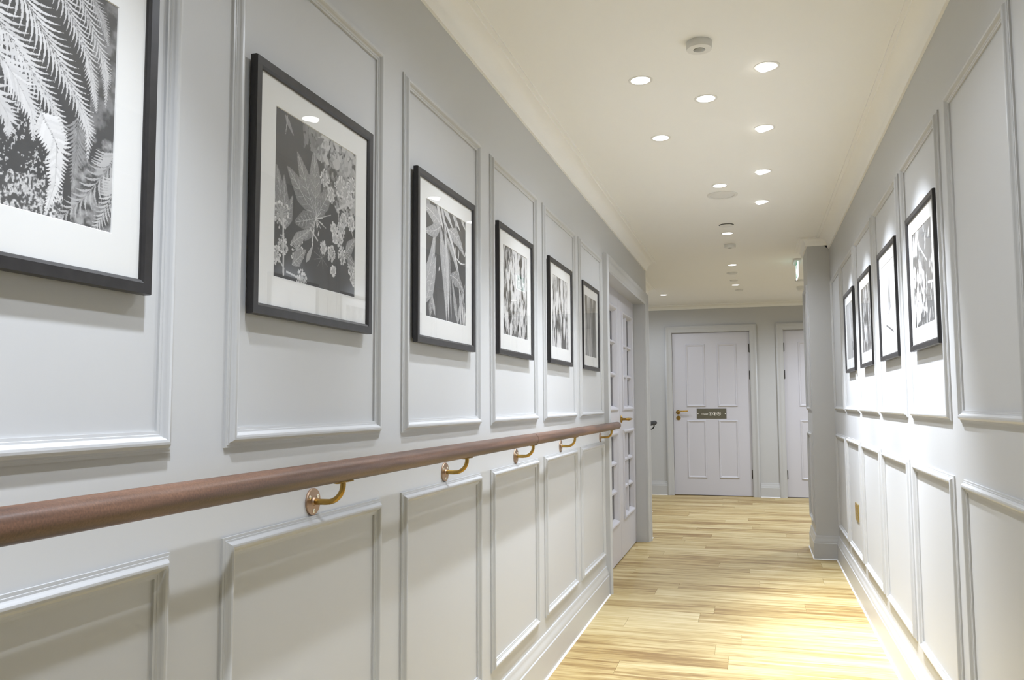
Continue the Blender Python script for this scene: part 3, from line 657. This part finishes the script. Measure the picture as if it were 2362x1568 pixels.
def print_mesh(name, c, P, U, N, w_, h_, parent):
    n = c.n; g = np.linspace(0, 1, n); uu, vv = np.meshgrid(g, g)
    P = np.array(P, float); U = np.array(U, float); co = P + (uu[..., None]-0.5)*w_*U + (vv[..., None]-0.5)*h_*np.array((0, 0, 1.0))
    me = bpy.data.meshes.new(name); i = np.arange((n-1)*(n-1)); q = (i//(n-1))*n+i % (n-1)
    f = np.stack([q, q+1, q+1+n, q+n], 1).astype(np.int32)
    me.vertices.add(n*n); me.vertices.foreach_set('co', co.reshape(-1).astype(np.float32))
    me.loops.add(f.size); me.loops.foreach_set('vertex_index', f.reshape(-1))
    me.polygons.add(len(f)); me.polygons.foreach_set('loop_start', np.arange(0, f.size, 4, dtype=np.int32)); me.polygons.foreach_set('loop_total', np.full(len(f), 4, np.int32))
    me.update(calc_edges=True)
    ca = me.color_attributes.new('tone', 'FLOAT_COLOR', 'POINT'); t = np.clip(c.a, 0.01, 0.92).reshape(-1)
    col = np.stack([t, t*0.985, t*0.955, np.ones_like(t)], 1); ca.data.foreach_set('color', col.reshape(-1).astype(np.float32))
    me.materials.append(M['print']); o = bpy.data.objects.new(name, me); C.objects.link(o); o.parent = parent
    return o
def picture(side, yc, zc, size, art, label, grp):
    s = 1 if side == 'left' else -1
    X = XL if s > 0 else XR; N = Vector((s, 0, 0)); U = Vector((0, s, 0))
    root = thing('framed_picture', label, 'picture', (X, yc, zc), grp)
    hs = size/2; O = (0, 0, 0); V = (0, 0, 1); back, fr = 0.008, 0.022
    fp = [(0, back), (0, fr-0.003), (0.001, fr), (0.016, fr-0.0006), (0.0205, fr-0.003), (0.0215, fr-0.005), (0.0215, back)]
    o = MB().rectframe(O, U, V, N, -hs, hs, -hs, hs, fp, True).build('frame', 'frame', root, sharp=0.4); fix_normals(o)
    bk = MB(); x0, x1 = sorted((s*0.0015, s*(back+0.002))); bk.box(x0, x1, -hs+0.012, hs-0.012, -hs+0.012, hs-0.012); bk.build('backing_board', 'dark', root, smooth=False)
    pw = 0.328; hp = pw/2; pz = 0.003
    i0 = hs-0.0215
    mp = [(0, 0.0142), (0, 0.0150)]
    mo = MB(); t = 0.0150
    vv = []
    for (a, b) in ((i0+0.001, i0+0.001), (hp, hp), (hp-0.0012, hp-0.0012)):
        h_ = t if a > hp-0.0006 else t-0.0014
        dz = 0 if a > hp+0.01 else pz
        vv += [U*(-a)+Vector((0, 0, -b+dz))+N*h_, U*a+Vector((0, 0, -b+dz))+N*h_, U*a+Vector((0, 0, b+dz))+N*h_, U*(-a)+Vector((0, 0, b+dz))+N*h_]
    ff = [(j*4+k, j*4+(k+1) % 4, j*4+4+(k+1) % 4, j*4+4+k) for j in range(2) for k in range(4)]
    o = mo.add(vv, ff).build('mount', 'mat', root, sharp=0.3)
    print_mesh('print', art, Vector((0, 0, pz))+N*(t-0.0014), U, N, pw, pw, root)
    gx0, gx1 = sorted((s*0.0162, s*0.0178)); gb = MB()
    gl = [U*(-i0)+Vector((0, 0, -i0))+N*0.0172, U*i0+Vector((0, 0, -i0))+N*0.0172, U*i0+Vector((0, 0, i0))+N*0.0172, U*(-i0)+Vector((0, 0, i0))+N*0.0172]
    gb.add(gl, [(0, 1, 2, 3)]); gb.build('glass', 'glass', root, smooth=False)
    return root
GP = 'black framed botanical photographs'
picture('left', 0.770, 1.532, 0.478, art_fern(), 'black framed photograph of cascading fern fronds, cut by the picture edge', GP)
picture('left', 1.503, 1.532, 0.476, art_fatsia(), 'black framed photograph of a lobed leaf among round flower heads', GP)
picture('left', 2.250, 1.534, 0.476, art_strap(), 'black framed photograph of long strap-shaped leaves on dark ground', GP)
picture('left', 2.980, 1.543, 0.474, art_bark(41, 26, 9, 0.03, 0.60, 0.36, 5.0, None, 200), 'black framed photograph of flaking bark, fourth along the handrail wall', GP)
picture('left', 3.735, 1.548, 0.474, art_bark(47, 16, 5, 0.06, 0.66, 0.42, 4.0, 0.56), 'black framed photograph of blotchy pale bark, fifth along the handrail wall', GP)
picture('left', 4.475, 1.549, 0.470, art_bark(53, 12, 2, 0.08, 0.50, 0.40, 3.0), 'black framed photograph of streaky grey bark, nearest the glazed doors', GP)
picture('right', 2.990, 1.547, 0.478, art_wild(), 'black framed photograph of wild leaves, largest on the wall opposite the handrail', GP)
picture('right', 3.722, 1.546, 0.474, art_pale_fern(), 'black framed very pale photograph with a feathery grey plume', GP)
picture('right', 4.445, 1.545, 0.474, art_bark(61, 14, 6, 0.08, 0.62, 0.45, 3.2, 0.66), 'black framed mottled grey photograph next to the pale plume picture', GP)
picture('right', 5.170, 1.545, 0.474, art_bark(67, 8, 4, 0.30, 0.46, 0.45, 2.0, None, 120), 'black framed faint grey photograph nearest the pier', GP)

# ------------------------------------------------------------------ handrail
RX, RZ, RR = XL+0.070, 0.998, 0.022
hr = thing('handrail', 'round reddish brown wooden handrail on brass brackets', 'handrail', (RX, 1.5, 0))
def hput(o): o.matrix_parent_inverse = Matrix.Translation((-RX, -1.5, 0)); return o
e_ = 0.008
def rail_seg(y0, y1, name, mat, X=RX, end=True):
    pts = [(X, y0, RZ)]; rad = [RR]
    k = max(2, int((y1-y0)/0.25))
    for i in range(1, k): pts.append((X, y0+(y1-e_-y0)*i/k, RZ)); rad.append(RR)
    pts += [(X, y1-e_, RZ), (X, y1-e_*0.35, RZ), (X, y1, RZ)]; rad += [RR, RR*0.88 if end else RR*0.995, RR*0.60 if end else RR*0.96]
    return MB().tube(pts, rad, 32).build(name, mat, None, sharp=0.9)
for a, b, en in ((YB+0.3, 3.010, False), (3.0105, 5.012, True)):
    o = rail_seg(a, b, 'rail', 'rail', end=en); o.parent = hr; hput(fix_normals(o))
def bracket(parent, put, X, y, mats, s=1):
    """rose on the wall plane X, arm out and up to the rail"""
    N = Vector((s, 0, 0)); z = 0.934
    rose = MB().lathe([(0.0, 0.0), (0.0275, 0.0), (0.0275, 0.0030), (0.0268, 0.0042), (0.011, 0.0044), (0.0085, 0.0052), (0.0068, 0.008)], (X, y, z), N, 36).build('bracket', mats[0], parent); put(fix_normals(rose))
    P = Vector((X, y, z)); pts = []
    L = 0.070; c = 0.036
    pts = [P+N*0.004, P+N*0.015, P+N*0.030]
    for i in range(1, 9):
        t = i/8*math.pi/2; pts.append(P+N*(L-c+c*math.sin(t))+Vector((0, 0, c*(1-math.cos(t)))))
    pts.append(P+N*L+Vector((0, 0, 0.0425)))
    arm = MB().tube(pts, [0.0062]*3+[0.0058]*8+[0.0056], 14).build('arm', mats[1], rose); fix_normals(arm)
    sd = MB()
    n = 7; v = []
    for yy in (y-0.026, y+0.026):
        for i in range(n):
            a = math.radians(-90-26+52*i/(n-1)); v.append((X+s*L+math.cos(a)*(RR+0.0003), yy, RZ+math.sin(a)*(RR+0.0003)))
        for i in range(n):
            a = math.radians(-90+26-52*i/(n-1)); v.append((X+s*L+math.cos(a)*(RR+0.0030), yy, RZ+math.sin(a)*(RR+0.0030)))
    f = [tuple(range(2*n)), tuple(range(4*n-1, 2*n-1, -1))]+[(i, (i+1) % (2*n), (i+1) % (2*n)+2*n, i+2*n) for i in range(2*n)]
    sad = sd.add(v, f).build('saddle', mats[1], rose); fix_normals(sad)
    for a in (90+58, 90-58, -90):
        ca, sa = math.cos(math.radians(a)), math.sin(math.radians(a))
        sc = MB().lathe([(0.0, 0.0040), (0.0042, 0.0040), (0.0040, 0.0052), (0.0022, 0.0055), (0.0020, 0.0046), (0.0, 0.0046)], (X, y-ca*0.0185*s, z+sa*0.0185), N, 14).build('screw', 'steel', rose); fix_normals(sc)
for y in (0.02, 1.517, 2.267, 3.013, 3.765, 4.794): bracket(hr, hput, XL, y, ('bronze', 'brass'))
# the dark rail in the lobby
hr2 = thing('handrail', 'near-black handrail end just past the corner, beside the toilet door', 'handrail', (XLOB+0.07, 8.0, 0))
o = rail_seg(YCOR+0.05, 8.70, 'rail', 'dark', XLOB+0.074); o.parent = hr2
inv2 = Matrix.Translation((-(XLOB+0.07), -8.0, 0)); o.matrix_parent_inverse = inv2; fix_normals(o); o.location.z = -0.068
def hput2(o): o.matrix_parent_inverse = inv2; return o
for y in (7.4, 8.62):
    P = Vector((XLOB, y, RZ-0.068-0.064)); N = Vector((1, 0, 0))
    rose = MB().lathe([(0.0, 0.0), (0.0275, 0.0), (0.0275, 0.003), (0.0085, 0.005)], P, N, 24).build('bracket', 'bronze', hr2); hput2(fix_normals(rose))
    pts = [P+N*0.004, P+N*0.03]+[P+N*(0.038+0.036*math.sin(i/8*math.pi/2))+Vector((0, 0, 0.036*(1-math.cos(i/8*math.pi/2)))) for i in range(1, 9)]+[P+N*0.074+Vector((0, 0, 0.044))]
    arm = MB().tube(pts, 0.006, 10).build('arm', 'dark', rose); fix_normals(arm)

# ------------------------------------------------------------------ downlights
def downlight(x, y, kind, label, aim=None, lamp=None, dim=1.0):
    R = 0.036
    o = thing('downlight', label, 'downlight', (x, y, ZC), 'recessed ceiling downlights')
    tr = MB().lathe([(R+0.010, 0.0), (R+0.0098, -0.0015), (R+0.003, -0.0025), (R, -0.0015), (R-0.001, -0.0004)], (0, 0, 0), (0, 0, 1), 40, False, False).build('trim_ring', 'plastic', o); fix_normals(tr)
    if kind == 'right':
        # gimbal lamp tilted towards the pictures
        ln = MB().lathe([(0.0, -0.008), (0.027, -0.008), (0.031, -0.004), (0.034, -0.001)], (0, 0, 0), (-0.30, 0, 1), 32, False, False).build('lens', 'lens', o)
        ln2 = MB().lathe([(0.0, -0.0012), (R, -0.0012)], (0, 0, 0), (0, 0, 1), 32, False, False).build('lens_surround', 'lens', o)
    else:
        ln = MB().lathe([(0.0, -0.0012), (R, -0.0012)], (0, 0, 0), (0, 0, 1), 32, False, False).build('lens', 'lens', o)
    wts, cone, blend = LAMP[lamp or kind]
    ld = bpy.data.lights.new('bulb', 'SPOT'); ld.energy = wts*dim; ld.spot_size = math.radians(cone); ld.spot_blend = blend; ld.color = LAMP_COL; ld.shadow_soft_size = 0.026
    lo = bpy.data.objects.new('bulb', ld); C.objects.link(lo); lo.parent = o; lo.location = (-0.048 if kind == 'left' else 0, 0, -0.014)
    if aim is not None:
        d = (Vector(aim)-Vector((x, y, ZC-0.014))).normalized(); lo.rotation_euler = d.to_track_quat('-Z', 'Y').to_euler()
    return o
XA, XB_, XCN = -0.381, 0.077, -0.154
for y, lb in ((0.03, 'white downlight over the handrail wall behind the viewpoint'), (0.78, 'white downlight above the fern picture'), (1.52, 'white downlight above the lobed leaf picture'), (2.28, 'white downlight above the strap leaf picture'),
              (3.048, 'round white downlight, nearer of the two beside the handrail wall'), (3.756, 'round white downlight, farther of the two beside the handrail wall')):
    downlight(XA, y, 'left', lb, (-0.48, y, 0.0), dim={0.78: 0.84, 1.52: 0.04, 2.28: 0.58}.get(y, 0.84))
for y, lb in ((3.053, 'round white downlight aimed at the wild leaves picture, nearest of its row of four'), (3.753, 'round white downlight aimed at the pale plume picture, second of its row of four'), (4.472, 'round white downlight, third of the row of four opposite the handrail'), (5.157, 'round white downlight, last of the row of four opposite the handrail')):
    downlight(XB_, y, 'right', lb, (XR+0.04, y, 0.72))
for y, lb in ((-0.83, 'white centre downlight well behind the viewpoint'), (0.55, 'white centre downlight over the viewpoint'), (1.93, 'white centre downlight between the viewpoint and the ceiling sensor'), (3.313, 'round white downlight, nearest in the centre row after the ceiling sensor'), (4.698, 'round white downlight, second in the centre row, before the round vent'), (6.060, 'round white downlight, third in the centre row, between two ceiling discs'), (7.481, 'round white downlight, fourth in the centre row'), (8.773, 'round white downlight, farthest in the centre row')):
    downlight(XCN, y, 'centre', lb, dim=1.15 if 5 < y < 8 else 1.0)
downlight(-0.948, 9.33, 'lobby', 'round white downlight standing alone near the toilet door')
downlight(-2.0, 9.33, 'lobby', 'white downlight in the lobby out of sight past the corner')
downlight(0.98, 9.25, 'lobby', 'white downlight in front of the half hidden door', lamp='bright')
downlight(1.25, 8.0, 'lobby', 'white downlight in the lobby behind the pier', lamp='bright')

# ------------------------------------------------------------------ ceiling fittings
def sensor(x, y, label, R=0.043, H=0.026):
    o = thing('motion_sensor', label, 'sensor', (x, y, ZC), 'ceiling motion sensors')
    b = MB().lathe([(R*0.97, 0.0), (R, -0.002), (R, -H+0.003), (R*0.97, -H), (R*0.46, -H-0.001), (R*0.44, -H+0.002), (0.0, -H+0.002)], (0, 0, 0), (0, 0, 1), 48, False, False).build('body', 'plastic', o); fix_normals(b)
    l = MB().lathe([(R*0.42, -H+0.001), (R*0.40, -H-0.002), (R*0.30, -H-0.004), (R*0.15, -H-0.0055), (0.0, -H-0.006)], (0, 0, 0), (0, 0, 1), 32, False, False).build('lens', 'grey_plastic', o); fix_normals(l)
sensor(-0.147, 2.775, 'white round motion sensor with grey lens, nearest the viewpoint')
sensor(-0.149, 6.50, 'small white motion sensor farther along the ceiling centre')
# round vent
o = thing('air_vent', 'wide flat round white ceiling vent behind the second centre downlight', 'vent', (-0.148, 4.915, ZC))
b = MB().lathe([(0.088, 0.0), (0.088, -0.004), (0.082, -0.007), (0.070, -0.006), (0.068, -0.002)], (0, 0, 0), (0, 0, 1), 56, False, False).build('rim', 'plastic', o); fix_normals(b)
b = MB().lathe([(0.066, -0.003), (0.060, -0.0055), (0.030, -0.007), (0.0, -0.0075)], (0, 0, 0), (0, 0, 1), 56, False, False).build('disc', 'grey_plastic', o); fix_normals(b); b.data.materials[0] = M['plastic']
# flush cover; a dark ring is coloured in for its shadow gap
o = thing('sprinkler_cover', 'flush white ceiling cover ringed in dark colour for its shadow gap', 'cover plate', (-0.152, 5.77, ZC))
b = MB().lathe([(0.050, 0.0), (0.050, -0.0014), (0.040, -0.0014)], (0, 0, 0), (0, 0, 1), 48, False, False).build('gap', 'dark', o); fix_normals(b)
b = MB().lathe([(0.046, -0.0030), (0.046, -0.0060), (0.044, -0.0068), (0.0, -0.0072)], (0, 0.004, 0), (0, 0, 1), 48, False, False).build('cover', 'plastic', o); fix_normals(b)
def detector(x, y, R, H, label, dome=False):
    o = thing('smoke_detector', label, 'smoke detector', (x, y, ZC), 'ceiling detectors in the lobby')
    b = MB().lathe([(R, 0.0), (R, -H*0.35), (R*0.94, -H*0.45), (R*0.90, -H*0.46)], (0, 0, 0), (0, 0, 1), 40, False, False).build('base', 'plastic', o); fix_normals(b)
    b = MB().lathe([(R*0.88, -H*0.40), (R*0.84, -H*0.75), (R*0.6, -H*0.95), (0.0, -H)], (0, 0, 0), (0, 0, 1), 40, False, False).build('head', 'plastic', o); fix_normals(b)
detector(-0.168, 7.93, 0.050, 0.018, 'low white ceiling detector just beyond the fourth centre downlight')
detector(-0.163, 8.42, 0.040, 0.014, 'low white ceiling detector just before the farthest centre downlight')
detector(-0.126, 9.16, 0.044, 0.016, 'low white ceiling detector beyond the farthest centre downlight')
detector(0.475, 8.62, 0.055, 0.022, 'white ceiling disc under the green exit sign, beside the pier')
detector(0.515, 9.12, 0.055, 0.050, 'domed white smoke detector in front of the half hidden door')

# exit sign: an edge-lit blade hung lengthways
ex = thing('exit_sign', 'green illuminated running man exit sign hanging beside the pier', 'exit sign', (0.385, 7.44, ZC))
def eput(o): o.matrix_parent_inverse = Matrix.Translation((-0.385, -7.44, -ZC)); return o
XE0, ya, yb, z0, z1 = 0.385, 7.30, 7.58, 2.200, 2.328
eput(MB().box(XE0-0.028, XE0+0.028, ya, yb, 2.332, ZC).build('housing', 'plastic', ex, smooth=False))
eput(MB().box(XE0-0.003, XE0+0.003, ya+0.006, yb-0.006, z0+0.006, z1+0.004).build('panel', 'exit_green', ex, smooth=False))
mb = MB()
mb.box(XE0-0.004, XE0+0.004, ya, yb, z0, z0+0.006); mb.box(XE0-0.004, XE0+0.004, ya, ya+0.006, z0+0.006, z1); mb.box(XE0-0.004, XE0+0.004, yb-0.006, yb, z0+0.006, z1)
eput(mb.build('border', 'exit_white', ex, smooth=False))
def eflat(m_, pts, x):
    k = len(pts); m_.add([(x-0.0004, p[0], p[1]) for p in pts]+[(x+0.0004, p[0], p[1]) for p in pts], [tuple(range(k)), tuple(range(2*k-1, k-1, -1))]+[(i, i+k, (i+1) % k+k, (i+1) % k) for i in range(k)])
for sx in (-1, 1):
    x = XE0+sx*0.0034; fy = 7.37; q = 1; fig = MB()
    eflat(fig, circ(fy+0.014, 2.306, 0.0085, 14), x)
    eflat(fig, [(fy-0.010, 2.293), (fy+0.012, 2.297), (fy+0.008, 2.265), (fy-0.010, 2.265)], x)
    eflat(fig, [(fy-0.010, 2.293), (fy-0.028, 2.272), (fy-0.022, 2.267), (fy-0.004, 2.284)], x)
    eflat(fig, [(fy+0.010, 2.296), (fy+0.030, 2.278), (fy+0.025, 2.273), (fy+0.008, 2.285)], x)
    eflat(fig, [(fy-0.010, 2.267), (fy+0.002, 2.267), (fy-0.006, 2.240), (fy-0.024, 2.214), (fy-0.032, 2.218), (fy-0.016, 2.244)], x)
    eflat(fig, [(fy-0.002, 2.267), (fy+0.009, 2.267), (fy+0.024, 2.244), (fy+0.015, 2.214), (fy+0.007, 2.216), (fy+0.011, 2.242)], x)
    eput(fig.build('running_figure', 'exit_white', ex, smooth=False))
    dr = MB(); eflat(dr, [(7.43, 2.214), (7.475, 2.214), (7.475, 2.312), (7.43, 2.312)], x); eput(dr.build('doorway_symbol', 'exit_white', ex, smooth=False))
    ar = MB(); eflat(ar, [(7.50, 2.270), (7.525, 2.295), (7.525, 2.277), (7.56, 2.277), (7.56, 2.263), (7.525, 2.263), (7.525, 2.245)], x); eput(ar.build('arrow_symbol', 'exit_white', ex, smooth=False))

# socket plate on the right wall
sk = thing('socket_plate', 'small brass electrical plate low on a wall panel near the pier', 'socket', (XR, 5.25, 0.49))
b = MB(); b.rectframe((0, 0, 0), (0, 1, 0), (0, 0, 1), (-1, 0, 0), -0.074, 0.074, -0.050, 0.050, [(0, 0), (0, 0.003), (0.003, 0.006)]); b.box(-0.0062, -0.001, -0.0715, 0.0715, -0.0475, 0.0475)
fix_normals(b.build('plate', 'brass_plate', sk, sharp=0.3))
for yy_ in (-0.034, 0.034):
    for dy, dz, hy, hz in ((0, 0.008, 0.002, 0.005), (-0.011, -0.012, 0.004, 0.002), (0.011, -0.012, 0.004, 0.002)):
        b = MB(); b.box(-0.0066, -0.0060, yy_+dy-hy, yy_+dy+hy, dz-hz, dz+hz); fix_normals(b.build('outlet_slot', 'dark', sk, smooth=False))
    b = MB(); b.box(-0.0095, -0.0060, yy_-0.006, yy_+0.006, 0.024, 0.038); fix_normals(b.build('switch', 'brass_plate', sk, smooth=False))
